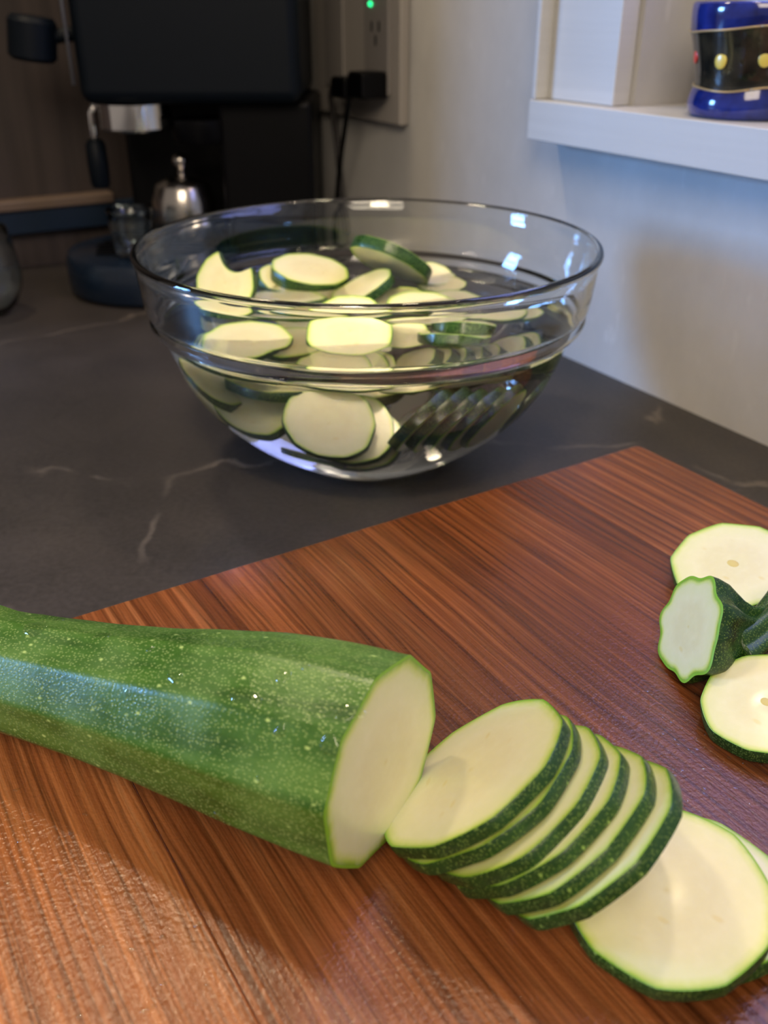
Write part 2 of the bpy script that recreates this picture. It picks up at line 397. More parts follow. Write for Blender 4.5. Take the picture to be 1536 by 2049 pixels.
def slice_thing(center, nrm, R, th=.006, label='', group=None, seed=0, n=10, soft=.5, roll=0.0, bite=None, ex=0.0, core=False, name='zucchini_slice', wavy=0.0, bend=0.0, skin=True):
    """round slice: origin at middle of its upper cut face; local z = face normal, body below"""
    rnd = random.Random(seed*13+5)
    nrm = Vector(nrm).normalized(); q = nrm.to_track_quat('Z', 'Y')
    root = empty(name, center, q @ Quaternion((0, 0, 1), roll)); tag(root, label, 'zucchini slice', group)
    jit = [(rnd.uniform(.004, .016), k, rnd.uniform(0, 6.28)) for k in (2, 3, 5)]
    if wavy: jit += [(wavy, 10, 0.4), (wavy*.5, 7, 1.1)]
    ph = rnd.uniform(0, 6.28); NS = 80
    rad = [outline(2*PI*i/NS, n, soft, ph, jit)*(1+ex*math.cos(2*(2*PI*i/NS))) for i in range(NS)]
    pts = [Vector((R*rad[i]*math.cos(2*PI*i/NS), R*rad[i]*math.sin(2*PI*i/NS))) for i in range(NS)]
    if bite:      # (angle, centre distance/R, radius/R): a scoop cut out of the slice
        bc = Vector((math.cos(bite[0]), math.sin(bite[0])))*bite[1]*R; br = bite[2]*R
        for i, p in enumerate(pts):
            if (p-bc).length < br:
                t = 1.0
                while t > .05 and (p*t-bc).length < br: t -= .01
                pts[i] = p*t
    rings = [.12, .3, .5, .68, .82, .90, .945, .975]
    sk = .0007/R
    def zoff(p): return bend*(p.x*p.x)/(R*R)
    # flesh
    V, F, A = [], [], []
    V.append((0, 0, 0)); A.append(0.0)
    rl = rings+[1-sk]
    for r in rl:
        for p in pts:
            V.append((p.x*r, p.y*r, .00025*(1-r) + zoff(p*r))); A.append(r)
    nb = len(V)
    for p in pts: V.append((p.x*(1-sk), p.y*(1-sk), -th+zoff(p))); A.append(1-sk)
    for r in (.9, .6, .3):
        for p in pts: V.append((p.x*r, p.y*r, -th+zoff(p*r))); A.append(r)
    V.append((0, 0, -th)); A.append(0.0)
    for i in range(NS):
        k = (i+1) % NS; F.append((0, 1+i, 1+k))
        for j in range(len(rl)-1):
            F.append((1+j*NS+i, 1+(j+1)*NS+i, 1+(j+1)*NS+k, 1+j*NS+k))
        j = len(rl)-1; F.append((1+j*NS+i, nb+i, nb+k, 1+j*NS+k))
        for j in range(3): F.append((nb+j*NS+i, nb+(j+1)*NS+i, nb+(j+1)*NS+k, nb+j*NS+k))
        F.append((nb+3*NS+i, len(V)-1, nb+3*NS+k))
    obj('flesh', V, F, M_FLESH, root, smooth=True, attrs={'rad': A}, sharp=.9)
    # skin band (outer wall, bright cut edges above and below)
    if skin:
        V, F, MI = [], [], []
        lev = [(1-sk*.98, -.0001), (1-sk*.3, .00003), (1.0, -.0004), (1.004, -th*.5), (1.0, -th+.0004), (1-sk*.98, -th+.0001)]
        for (s, z) in lev:
            for p in pts: V.append((p.x*s, p.y*s, z+zoff(p)))
        L = len(lev)
        for j in range(L):
            jj = (j+1) % L
            for i in range(NS):
                k = (i+1) % NS; F.append((j*NS+i, jj*NS+i, jj*NS+k, j*NS+k)); MI.append(1 if j in (0, 4) else 0)
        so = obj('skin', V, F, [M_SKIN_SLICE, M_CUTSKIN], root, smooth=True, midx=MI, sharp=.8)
    if core:
        m = MB(); m.sphere((0, 0, 0), .0022*R/.027, 12, (1.5, 1, .16)); m.build('seed_core', M_CORE, root, smooth=True)
    return root

def frame(cx, cy):
    d = ray(cx, cy).normalized(); xr = (AX_R-d*AX_R.dot(d)).normalized(); yu = xr.cross(d).normalized() if xr.cross(d).z > 0 else d.cross(xr).normalized()
    return d, xr, yu
def ellipse_normal(cx, cy, a, b, phi, side):
    """circle seen as an ellipse (half-axes a, b; long axis phi degrees above image right) -> plane normal"""
    d, xr, yu = frame(cx, cy); ph = math.radians(phi)
    mn = (xr*(-math.sin(ph))+yu*math.cos(ph))*side      # minor axis, side=+1: image up side
    c = min(.999, b/a); s = math.sqrt(1-c*c)
    return (mn*s - d*c).normalized()
def on_plane(cx, cy, a, b, phi, side, surf, th):
    n = b.normalized() if isinstance(b, Vector) else ellipse_normal(cx, cy, a, b, phi, side); d = ray(cx, cy)
    s = math.sqrt(max(0, 1-n.z*n.z)); Z = (surf+th*abs(n.z)-CAMH)/(d.z - a*s/FPX)
    return CAM+d*Z, n, a*Z/FPX

# ---------------------------------------------------------------- whole zucchini
def whole_zucchini():
    cB = at(769, 1552, BT+.0315); R1 = .0315
    cA = at(-75, 1312, BT+.0215)
    root = empty('zucchini', (cB.x, cB.y, BT)); tag(root, 'large green speckled zucchini with its right end cut open, lying on the walnut board', 'zucchini')
    ax = (cA-cB); Lx = ax.length; axn = ax.normalized()
    q = axn.to_track_quat('X', 'Z'); root.rotation_mode = 'QUATERNION'; root.rotation_quaternion = q
    qi = q.inverted()
    ncut = ellipse_normal(762, 1528, 226, 89, 70, -1)
    ncl = qi @ ncut                                   # in local frame (x along body, away from the cut)
    c0 = qi @ (cB-Vector((cB.x, cB.y, BT)))
    up = qi @ Vector((0, 0, 1)); side = Vector((1, 0, 0)).cross(up).normalized(); up = side.cross(Vector((1, 0, 0)))
    NS, n = 120, 10
    prof = [(-.04, .0308), (0, .0312), (.02, .0308), (.045, .0288), (.07, .0257), (.095, .0232), (.12, .0217), (Lx-.018, .0208), (Lx-.006, .0215), (Lx+.002, .0165), (Lx+.006, .008), (Lx+.007, .0001)]
    def rad(x):
        if .0 < x < Lx-.03: return sum(rad0(x+k*.004) for k in range(-4, 5))/9
        return rad0(x)
    def rad0(x):
        for (a, ra), (b, rb) in zip(prof, prof[1:]):
            if a <= x <= b:
                t = (x-a)/(b-a); t = t*t*(3-2*t) if x < Lx-.02 else t; return ra+(rb-ra)*t
        return prof[-1][1]
    jit = [(.012, 2, .7), (.010, 3, 2.0), (.006, 5, .3)]
    us = [i/70 for i in range(71)]
    V, F = [], []
    xs = []
    XM = .05
    for j, u in enumerate(us):
        # stations: start on the cut plane, ease to square sections
        for i in range(NS):
            th = 2*PI*i/NS
            def pos(x):
                R_ = rad(x); rf = outline(th+x*.7, n, .90, 1.02, jit)
                ridge = 1+.006*math.sin(th*5+x*6)*min(1, max(0, (x-.02)*20))
                z0 = .0012*math.sin(x*24)
                return c0+Vector((x, 0, 0))+(side*math.cos(th)+up*math.sin(th))*(R_*rf*ridge)+up*((R_-R1)*.55+z0)
            # x where this line meets the cut plane
            lo, hi = -.06, .06
            for _ in range(22):
                mid_ = (lo+hi)/2
                if (pos(mid_)-c0).dot(ncl) > 0: lo = mid_
                else: hi = mid_
            x0 = (lo+hi)/2 if j == 0 else cutx[i]
            if j == 0: xs.append(x0)
            V.append(pos(x0+(Lx+.007-x0)*u))
        if j == 0: cutx = xs
    for j in range(70):
        for i in range(NS):
            k = (i+1) % NS; F.append((j*NS+i, (j+1)*NS+i, (j+1)*NS+k, j*NS+k))
    sk = obj('skin', V, F, M_SKIN, root, smooth=True)
    # cut rim + flesh
    ring = V[:NS]; cen = sum(ring, Vector())/NS
    shr = .0009
    inner = [cen+(p-cen)*(1-shr/(p-cen).length) for p in ring]
    obj('cut_rim', [p+ncl*.00005 for p in ring]+[p+ncl*.0002 for p in inner], [(i, (i+1) % NS, NS+(i+1) % NS, NS+i) for i in range(NS)], M_CUTSKIN, root)
    rl = [.12, .3, .5, .68, .82, .9, .945, .975, 1.0]
    V2, F2, A = [cen+ncl*.0004], [], [0.0]
    for r in rl:
        for p in inner: V2.append(cen+(p-cen)*r+ncl*(.0004-.0002*r)); A.append(r)
    for i in range(NS):
        k = (i+1) % NS; F2.append((0, 1+i, 1+k))
        for j in range(len(rl)-1): F2.append((1+j*NS+i, 1+(j+1)*NS+i, 1+(j+1)*NS+k, 1+j*NS+k))
    obj('flesh', V2, F2, M_FLESH, root, smooth=True, attrs={'rad': A})
    # settle: lowest point on the board
    bpy.context.view_layer.update()
    zmin = min((root.matrix_world @ v.co).z for v in sk.data.vertices)
    root.location.z += BT-zmin+.0002
    
    return root, sk
zuke, zskin = whole_zucchini()

# ---------------------------------------------------------------- leaning slices on the board
TH = .0052
def board_slice(cx, cy, a, b, phi, side, label, surf=BT+.0003, th=TH, **kw):
    c, n, R = on_plane(cx, cy, a, b, phi, side, surf, th)
    kw.setdefault('group', 'fresh slices on the cutting board')
    return slice_thing(c, n, R, th, label, **kw), c, n, R
fan = [(948, 1545, 218, 92, 37, 'topmost slice of the leaning fan, its whole pale cut face showing beside the zucchini'),
       (964, 1566, 216, 92, 37, 'second slice of the leaning fan, pressed flush under the topmost slice'),
       (1022, 1594, 214, 91, 37.5, 'third slice of the leaning fan, showing a thin pale crescent right of the flush pair'),
       (1064, 1615, 213, 91, 38.5, 'fourth slice of the leaning fan, with a narrow pale sliver and broad dark skin'),
       (1118, 1641, 213, 91, 39.5, 'fifth slice of the leaning fan, showing a wide pale crescent at its upper right'),
       (1172, 1669, 213, 91, 41, 'lowest slice of the leaning fan, resting against the big flat slice')]
fl = []
for i, (cx, cy, a, b, phi, lab) in enumerate(fan):
    if i == 0: continue
    fl.append(board_slice(cx, cy, a, b, phi, 1, lab, seed=i+20, n=10, soft=.5, th=.0043))
    if i == 1:      # the topmost slice lies flush on the second one
        r0, c0_, n0_, R0_ = fl[0]
        slice_thing(c0_+n0_*.0045+Vector((-.0008, .0004, 0)), n0_, R0_, .0043, fan[0][5], group='fresh slices on the cutting board', seed=20, soft=.5)
# two flat slices, one on another
board_slice(1376, 1772, 203, Vector((-.02, .04, 1)), 0, 1, 'flat slice peeking out from under the big pale flat slice', seed=41)
board_slice(1333, 1782, 206, Vector((-.09, -.12, 1)), 0, 1, 'big pale flat slice with shiny face at lower right corner of the board', surf=BT+.0050, seed=44, n=10, soft=.5)
# slices and end piece at right
board_slice(1466, 1128, 122, 87, 0, 1, 'round slice with a small yellow core, leaning back behind the stem end', seed=46, core=True, th=.006, soft=.7)
board_slice(1532, 1405, 126, 100, -4, 1, 'round slice with yellow core at right edge, in front of the stem end', seed=48, core=True, th=.006)

# ---------------------------------------------------------------- stem end piece
def stem_end():
    a, b = 106, 58
    n = ellipse_normal(1378, 1257, a, b, 76, 1)
    d = ray(1378, 1257); s = math.sqrt(1-n.z*n.z)
    Z = (BT-CAMH)/(d.z-a*s/FPX*1.0); c = CAM+d*Z; R = a*Z/FPX
    print('stem', c, n, R)
    q = n.to_track_quat('Z', 'Y'); root = empty('zucchini_stem_end', c, q)
    tag(root, 'cut off stem end of zucchini with star shaped pale face and ridged green stem', 'zucchini end')
    NS = 120
    jit = [(.03, 2, 1.0), (.02, 3, .5)]
    def rf(th, amp): return 1+amp*(.45*math.cos(7*th+.4)+.30*math.cos(10*th+2.1)+.22*math.cos(4*th+1.3))*.75+.03*math.cos(3*th+1)+.02*math.cos(2*th+.5)
    # body rings along -z; drift sends the neck toward the stem
    qi = q.inverted(); drift = qi @ (Vector((.85, .38, .0))).normalized()
    drift = Vector((drift.x, drift.y, 0))
    st = [(0, 1.0, .13, 0), (.003, .985, .14, .0), (.008, .90, .17, .001), (.013, .72, .26, .003), (.018, .54, .36, .006), (.023, .42, .42, .009), (.029, .38, .38, .013), (.034, .37, .30, .016)]
    V, F = [], []
    for (z, s_, amp, dr) in st:
        for i in range(NS):
            th = 2*PI*i/NS; r = R*s_*rf(th, amp); V.append(Vector((r*math.cos(th), r*math.sin(th), -z))+drift*dr)
    for j in range(len(st)-1):
        for i in range(NS):
            k = (i+1) % NS; F.append((j*NS+i, (j+1)*NS+i, (j+1)*NS+k, j*NS+k))
    F.append(tuple((len(st)-1)*NS+i for i in range(NS)))
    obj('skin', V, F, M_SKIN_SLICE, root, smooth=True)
    ring = V[:NS]; inner = [p*(1-.001/p.length) for p in ring]
    obj('cut_rim', [p+Vector((0, 0, .00005)) for p in ring]+[p+Vector((0, 0, .0002)) for p in inner], [(i, (i+1) % NS, NS+(i+1) % NS, NS+i) for i in range(NS)], M_CUTSKIN, root)
    rl = [.12, .3, .5, .68, .82, .9, .945, .975, 1.0]
    V2, F2, A = [Vector((0, 0, .0004))], [], [0.0]
    for r in rl:
        for p in inner: V2.append(Vector((p.x*r, p.y*r, .0004-.0002*r))); A.append(r)
    for i in range(NS):
        k = (i+1) % NS; F2.append((0, 1+i, 1+k))
        for j in range(len(rl)-1): F2.append((1+j*NS+i, 1+(j+1)*NS+i, 1+(j+1)*NS+k, 1+j*NS+k))
    obj('flesh', V2, F2, M_FLESH, root, smooth=True, attrs={'rad': A})
    # stem: five-ribbed, bends to the right and up
    bw_ = qi @ (at(1470, 1300, BT+.012)-c); p1 = qi @ (at(1500, 1290, BT+.013)-c); p2 = qi @ (at(1545, 1245, BT+.017)-c); p3 = qi @ (at(1590, 1205, BT+.021)-c)
    pts = []
    for t in [i/24 for i in range(25)]:
        pts.append(((1-t)**3)*bw_+3*(1-t)**2*t*p1+3*(1-t)*t*t*p2+t**3*p3)
    V, F = [], []; NR = 50; u = None
    for j, p in enumerate(pts):
        t = (pts[min(j+1, 24)]-pts[max(j-1, 0)]).normalized()
        u = (u-t*u.dot(t)).normalized() if u else t.orthogonal().normalized(); bb = t.cross(u)
        base = .0082-.0022*math.sin(PI*j/24*.9)+.0012*(j/24)
        for i in range(NR):
            th = 2*PI*i/NR; r = base*(1+.34*abs(math.cos(2.5*th))**1.3-.14); V.append(p+(u*math.cos(th)+bb*math.sin(th))*r)
    for j in range(24):
        for i in range(NR):
            k = (i+1) % NR; F.append((j*NR+i, (j+1)*NR+i, (j+1)*NR+k, j*NR+k))
    F.append(tuple(range(NR))); F.append(tuple(24*NR+i for i in range(NR)))
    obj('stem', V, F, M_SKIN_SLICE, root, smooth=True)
    bpy.context.view_layer.update()
    zm = min((root.matrix_world @ v.co).z for ch in root.children for v in ch.data.vertices)
    root.location.z += BT-zm+.0002; print('stem lift', BT-zm)
stem_end()

# ---------------------------------------------------------------- glass bowl and water
BC = Vector((-.009, .520, 0))
outer = [(0, .0022), (.030, .0020), (.0345, .0008), (.038, 0), (.042, .0003), (.047, .0022), (.060, .0105), (.071, .0178), (.080, .0250), (.088, .0325), (.0945, .0395), (.1005, .0475), (.1055, .0560), (.1095, .0650), (.1125, .0735), (.1150, .0815),
         (.1163, .0850), (.1185, .0868), (.1212, .0880), (.1222, .0900), (.1222, .0925), (.1212, .0942), (.1214, .0955), (.1230, .0968), (.1236, .0985), (.1244, .1040), (.1252, .1110), (.1260, .1180), (.1266, .1225), (.1276, .1240), (.1281, .1255), (.1276, .1272), (.1264, .1280), (.1250, .1276)]
inner = [(.1240, .1262), (.1234, .1240), (.1226, .1180), (.1215, .1080), (.1203, .0985), (.1192, .0950), (.1178, .0900), (.1158, .0870), (.1128, .0820), (.1085, .0740), (.1050, .0650), (.1005, .0565), (.0955, .0490), (.0890, .0415), (.0815, .0338), (.0725, .0265), (.0620, .0190), (.0500, .0122), (.0400, .0085), (.0250, .0068), (0, .0065)]
bowl = MB().lathe(outer+inner, 128, None).build('glass_bowl', M_GLASS, smooth=True)
bowl.location = BC; tag(bowl, 'large clear glass bowl holding zucchini slices in water on the slate worktop', 'bowl')
ZW = .0872
wprof = [(0, .0067)]+[(r+.0007, z-.0002) for (r, z) in reversed(inner[8:-1])]+[(.1170, .0872+.0006), (.1150, ZW+.0002), (.1120, ZW), (0, ZW)]
wa = MB().lathe(wprof, 128).build('water', M_WATER, smooth=True, sharp=.5); wa.location = BC
tag(wa, 'clear water filling the glass bowl up to its moulded ring', 'water', kind='stuff')

def r_in(z):
    pr = sorted((z_, r_) for r_, z_ in inner)
    for (z0, r0), (z1, r1) in zip(pr, pr[1:]):
        if z0 <= z <= z1: return r0+(r1-r0)*(z-z0)/(z1-z0)
    return 9 if z > .12 else 0
def bowl_slice(cx, cy, a, b, phi, side, Y, label, R=None, th=.0055, **kw):
    n = ellipse_normal(cx, cy, a, b, phi, side); d = ray(cx, cy); Z = Y/d.y; c = CAM+d*Z
    R_ = R or a*Z/FPX
    # warn if it pokes through the bowl
    worst = 0; u = n.orthogonal().normalized(); v = n.cross(u)
    for k in range(24):
        for dz in (0, -th):
            p = c+(u*math.cos(k*PI/12)+v*math.sin(k*PI/12))*R_+n*dz-BC
            worst = max(worst, math.hypot(p.x, p.y)-r_in(p.z))
    print('bowl', label[:46], 'R %.4f z %.4f poke %.4f n %s' % (R_, c.z, worst, [round(q, 2) for q in n]))
    return slice_thing(c, n, R_, th, label, group='slices in the glass bowl', **kw)
B = bowl_slice
# floating heap, seen over and through the rim
B(450, 566, 66, 60, 75, 1, .535, 'slice with a scooped-out edge standing at the far left of the bowl', R=.0185, seed=1, bite=(1.2, 1.05, .62))
B(621, 538, 79, 30, -8, 1, .590, 'thick oval slice lying on top at the back left of the bowl', seed=2, th=.0075)
B(572, 566, 52, 26, -25, 1, .585, 'slice half hidden under the thick oval slice at the back', R=.0185, seed=3)
B(778, 533, 86, 20, -24, -1, .580, 'tilted slice at the back of the bowl showing its bright green skin', seed=4, th=.0075)
B(722, 573, 68, 20, 27, 1, .560, 'small tilted pale slice propped in front of the green-edged slice', seed=5)
B(868, 556, 32, 20, -20, 1, .600, 'little slice showing at the back right behind the green-edged slice', R=.0155, seed=6)
B(884, 588, 42, 24, 10, 1, .590, 'small round slice below the little slice at the back right', R=.016, seed=7)
B(560, 602, 96, 8, 5, 1, .545, 'slice seen edge-on just above the front rim, dark green', seed=8)
B(470, 612, 78, 14, -6, 1, .530, 'flat slice at left seen through the glass just below the front rim', R=.021, seed=9)
B(700, 660, 90, 72, -5, 1, .470, 'large pale slice standing at the centre front above the water', seed=10, n=8)
B(806, 684, 54, 46, 20, 1, .485, 'slice tucked to the right of the large central slice', R=.0165, seed=11, n=8)
B(852, 624, 86, 42, -8, 1, .530, 'oval slice behind the central slice, right of middle', seed=12)
B(800, 610, 50, 30, 10, 1, .555, 'slice overlapped by the oval slice right of middle', R=.018, seed=13)
B(994, 640, 64, 27, -4, 1, .535, 'thick slice floating at the right edge of the heap', seed=14, th=.0085)
B(1030, 662, 50, 14, 0, 1, .540, 'slice under the thick floating slice at the right edge', R=.0175, seed=15)
B(496, 679, 92, 40, 3, 1, .470, 'pale pointed-oval slice floating at the left front', seed=16, n=9)
B(925, 690, 66, 7, -4, -1, .495, 'slice seen from its dark skin side, right of the central slices', seed=17, th=.011)
B(905, 712, 74, 6, -4, -1, .480, 'lower slice seen from its dark skin side, right of the central slices', seed=18, th=.010)
# under water, close to the front glass
B(590, 716, 112, 46, 4, 1, .482, 'broad pale slice just under the water at the front left', R=.024, seed=19)
B(667, 812, 90, 88, 6, 1, .452, 'nearly round pale slice pressed to the front glass under water', R=.0222, seed=20)
B(704, 820, 88, 85, 10, 1, .460, 'second slice behind the round front slice, its right rim showing', R=.0215, seed=21)
B(720, 830, 82, 80, 12, 1, .469, 'third slice behind the round front slice, lowest of the three', R=.0205, seed=22)
B(640, 872, 70, 30, -12, 1, .458, 'slice wedged below the round front slice, only its left tip showing', R=.017, seed=23)
B(532, 782, 84, 68, 25, 1, .470, 'slanting pale slice left of the round front slice under water', R=.0205, seed=24)
B(468, 728, 84, 56, -14, 1, .482, 'upper pale slice under water at the left side of the bowl', R=.0200, seed=25)
B(452, 762, 74, 54, -22, 1, .494, 'lower bent slice under water at the left side of the bowl', R=.0180, seed=26)
for i, (cx, cy, Y) in enumerate([(820, 790, .462), (850, 792, .463), (881, 794, .465), (913, 793, .468), (946, 790, .472)]):
    B(cx, cy, 80, 8, 46, 1, Y, ['first', 'second', 'third', 'fourth', 'fifth'][i]+' dark-skinned slice from the left in the stack standing on edge under water at right', R=.0198, seed=30+i, th=.0066)
for i, (cx, cy, Y) in enumerate([(1004, 776, .488), (1032, 772, .494)]):
    B(cx, cy, 70, 14, 48, 1, Y, ['left', 'right'][i]+'hand slice of the pair on edge nearest the right side of the bowl', R=.0185, seed=40+i, th=.0060)
# body of the heap behind
heap = [(-.045, .525, .072), (-.010, .530, .066), (.030, .550, .066), (-.03, .560, .072), (.01, .555, .070), (.045, .555, .074), (-.06, .545, .078), (-.02, .53, .050), (.02, .53, .048)]
for i, (X, Y, Z_) in enumerate(heap):
    r_ = random.Random(100+i)
    slice_thing((X, Y, Z_), (r_.uniform(-.5, .5), r_.uniform(-.7, .1), 1), .0195, .006, 'slice in the middle of the submerged heap, mostly hidden behind the front slices', group='hidden middle slices in the bowl', seed=60+i)

# ---------------------------------------------------------------- coffee machine
M_NAVY = plain('machine_navy', (.0018, .0042, .0078), .5, spec=.16)
M_BLACK = plain('machine_black', (.0015, .0015, .0022), .4, spec=.15)
M_CHROME = plain('chrome', (.75, .72, .70), .10, metal=1)
M_STEEL = plain('brushed_steel', (.50, .46, .42), .22, metal=1)
cmx = empty('coffee_machine', (-.205, .90, 0)); tag(cmx, 'big dark navy coffee machine with chrome collar in the back corner', 'coffee machine')
def P(x, y, z): return (x+.205, y-.90, z)
m = MB(); m.box(P(-.1665, .945, .2905), (.191, .16, .250)); m.build('head', M_NAVY, cmx, bevel=.012, seg=4)
m = MB(); m.box(P(-.106, .955, .084), (.085, .13, .168)); m.box(P(-.1665, .993, .084), (.183, .02, .168)); m.build('column', M_BLACK, cmx, bevel=.006, seg=3)
prof = [(0, 0), (.078, 0), (.083, .004), (.084, .010), (.084, .032), (.081, .037), (.072, .039), (0, .039)]
m = MB(); m.lathe(prof, 64, Matrix.Translation(Vector(P(-.220, .904, 0)))); m.build('drip_tray', plain('tray_navy', (.005, .012, .026), .22), cmx, smooth=True, sharp=.6)
m = MB(); m.box(P(-.281, .838, .021), (.040, .008, .033), Matrix.Rotation(0, 4, 'Z'));
m = MB()
for k in range(7):
    m.box(P(-.220, .864+k*.013, .0400), (.11-.006*abs(k-3), .0035, .0016))
m.build('grate', M_BLACK, cmx)
m = MB(); m.lathe([(0, 0), (.030, 0), (.0315, .002), (.0315, .022), (0, .022)], 48, Matrix.Translation(Vector(P(-.222, .897, .1435)))); m.build('chrome_collar', M_CHROME, cmx, smooth=True, sharp=.6)
m = MB(); m.lathe([(0, 0), (.024, 0), (.026, .004), (.026, .02), (0, .02)], 40, Matrix.Translation(Vector(P(-.166, .905, .132)))); m.build('spout', M_BLACK, cmx, smooth=True, sharp=.6)
m = MB(); m.tube([P(-.2640, .8645, .42), P(-.2640, .8645, .30), P(-.2640, .8645, .182)], .0016, 8); m.build('silver_trim', plain('silver_trim', (.35, .36, .38), .3, metal=.8), cmx, smooth=True)
m = MB(); m.lathe([(0, 0), (.017, 0), (.020, .003), (.020, .03), (.017, .034), (0, .034)], 32, Matrix.Translation(Vector(P(-.3005, .88, .200))) @ Matrix.Rotation(.15, 4, 'Y')); kn = m.build('steam_knob', M_NAVY, cmx, smooth=True, sharp=.6)
m = MB(); m.tube([P(-.288, .88, .217), P(-.250, .895, .222)], .006, 12); m.build('knob_shaft', M_NAVY, cmx, smooth=True)
wandx, wandy = -.2645, .905
m = MB(); m.tube([P(wandx+.008, wandy, .168), P(wandx, wandy, .156), P(wandx, wandy, .142), P(wandx, wandy, .120)], .0035, 12); m.build('steam_wand', M_CHROME, cmx, smooth=True)
m = MB(); m.lathe([(0, 0), (.0075, 0), (.009, .004), (.0095, .02), (.009, .038), (.006, .042), (0, .042)], 24, Matrix.Translation(Vector(P(wandx, wandy, .092)))); m.build('wand_grip', M_NAVY, cmx, smooth=True, sharp=.7)

# glass cup on the tray
gp = [(0, 0), (.014, 0), (.0155, .001), (.0175, .012), (.0195, .030), (.0205, .040), (.0203, .0405), (.0195, .040), (.0183, .030), (.0163, .014), (.0145, .005), (0, .0045)]
g = MB().lathe(gp, 48).build('espresso_glass', M_GLASS2, smooth=True, sharp=.9); g.location = (-.2290, .858, .0411)
tag(g, 'small clear glass cup standing on the coffee machine tray', 'glass')
# polished steel pot with knob
pot = empty('steel_pot', (-.222, .930, .0411)); tag(pot, 'small polished steel lidded pot with a knob beside the glass cup', 'pot')
pot.location = (-.1920, .925, .0411); pot.scale = (1.18, 1.18, 1.18)
MB().lathe([(0, 0), (.022, 0), (.0245, .003), (.0265, .018), (.0255, .032), (.0225, .040), (0, .040)], 48).build('body', M_STEEL, pot, smooth=True, sharp=.7)
MB().lathe([(.0228, .0402), (.0215, .044), (.014, .0485), (.005, .0505), (0, .0505)], 48).build('lid', M_STEEL, pot, smooth=True, sharp=.9)
MB().lathe([(0, .0505), (.0035, .0505), (.0032, .055), (.0065, .0585), (.007, .0625), (.004, .066), (0, .067)], 32).build('knob', M_STEEL, pot, smooth=True, sharp=.9)

# stemless glass at the left border
gp = [(0, 0), (.012, 0), (.018, .001), (.027, .010), (.0335, .024), (.0350, .036), (.0335, .050), (.0300, .066), (.0285, .075), (.0278, .0755), (.0272, .075), (.0288, .065), (.0322, .050), (.0336, .036), (.0322, .025), (.0255, .012), (.016, .004), (0, .0035)]
g = MB().lathe(gp, 64).build('drinking_glass', M_GLASS2, smooth=True, sharp=.9); g.location = (-.3515, .805, .0001)
tag(g, 'rounded clear drinking glass cut off by the left border, on the worktop', 'glass')

# ---------------------------------------------------------------- wall outlet with plug and cord
Mo = MW
def ob(name, s0, s1, o0, o1, z0, z1, mat, par, bev=.0008):
    m = MB(); m.box(((s0+s1)/2, (o0+o1)/2, (z0+z1)/2), (s1-s0, o1-o0, z1-z0), Matrix.Translation(-par.location) @ MW); return m.build(name, mat, par, bevel=bev)
outl = empty('wall_outlet', wp(.52, 0, .15)); tag(outl, 'grey double gang wall outlet with green light on the right wall beside the coffee machine', 'outlet')
M_PLATE = plain('plate_grey', (.32, .29, .26), .45); M_INS = plain('insert_grey', (.22, .20, .185), .4); M_DK = plain('slot_dark', (.01, .01, .01), .5)
ob('cover_plate', .432, .600, .0002, .010, .146, .276, M_PLATE, outl, .002)
ob('switch_paddle', .535, .572, .010, .0125, .172, .252, M_INS, outl)
gf = ob('receptacle', .448, .490, .010, .0135, .170, .254, M_INS, outl)
for (s, z) in ((.463, .225), (.476, .225), (.469, .214)):
    m = MB(); m.box((s, .0138, z), (.0025, .0006, .008), Matrix.Translation(-outl.location) @ MW); m.build('slot', M_DK, gf)
ob('screw', .468, .472, .010, .0112, .262, .266, M_INS, outl)
em = N('green_light'); em.b.inputs['Base Color'].default_value = (0, .6, .2, 1); em.b.inputs['Emission Color'].default_value = (.02, 1, .30, 1); em.b.inputs['Emission Strength'].default_value = 2.2
lp = Vector((.4775, .0138, .2425))
m = MB(); m.sphere(MW @ lp - outl.location, .0022, 12); m.build('indicator_light', em.m, gf, smooth=True)
plug = empty('plug', wp(.48, .0138, .185)); tag(plug, 'black plug with a cord hanging down from the wall outlet', 'plug')
Mp = Matrix.Translation(-plug.location) @ MW
for (s0, s1, z0, z1, nm) in ((.446, .474, .168, .190, 'plug_body'), (.480, .508, .166, .184, 'adapter_block')):
    m = MB(); m.box(((s0+s1)/2, .0275, (z0+z1)/2), (s1-s0, .0265, z1-z0), Mp); m.build(nm, M_BLACK, plug, bevel=.003)
pts = [(.505, .030, .178), (.530, .028, .170), (.548, .018, .150), (.556, .010, .120), (.554, .008, .085), (.548, .008, .055), (.542, .008, .03)]
def smooth_path(pts, k=6):
    P_ = [Vector(p) for p in pts]; out = []
    for i in range(len(P_)-1):
        p0, p1, p2, p3 = P_[max(i-1, 0)], P_[i], P_[i+1], P_[min(i+2, len(P_)-1)]
        for j in range(k):
            t = j/k; out.append(.5*((2*p1)+(p2-p0)*t+(2*p0-5*p1+4*p2-p3)*t*t+(3*p1-p0-3*p2+p3)*t**3))
    return out+[P_[-1]]
m = MB(); m.tube([Mp @ p for p in smooth_path(pts)], .0028, 10); m.build('cord', plain('cord_grey', (.05, .045, .045), .5), plug, smooth=True)
m = MB(); m.tube([Mp @ p for p in smooth_path([(.478, .034, .177), (.485, .036, .150), (.51, .030, .110), (.535, .022, .070), (.555, .016, .035), (.558, .014, .02)])], .0024, 10); m.build('cord', M_BLACK, plug, smooth=True)

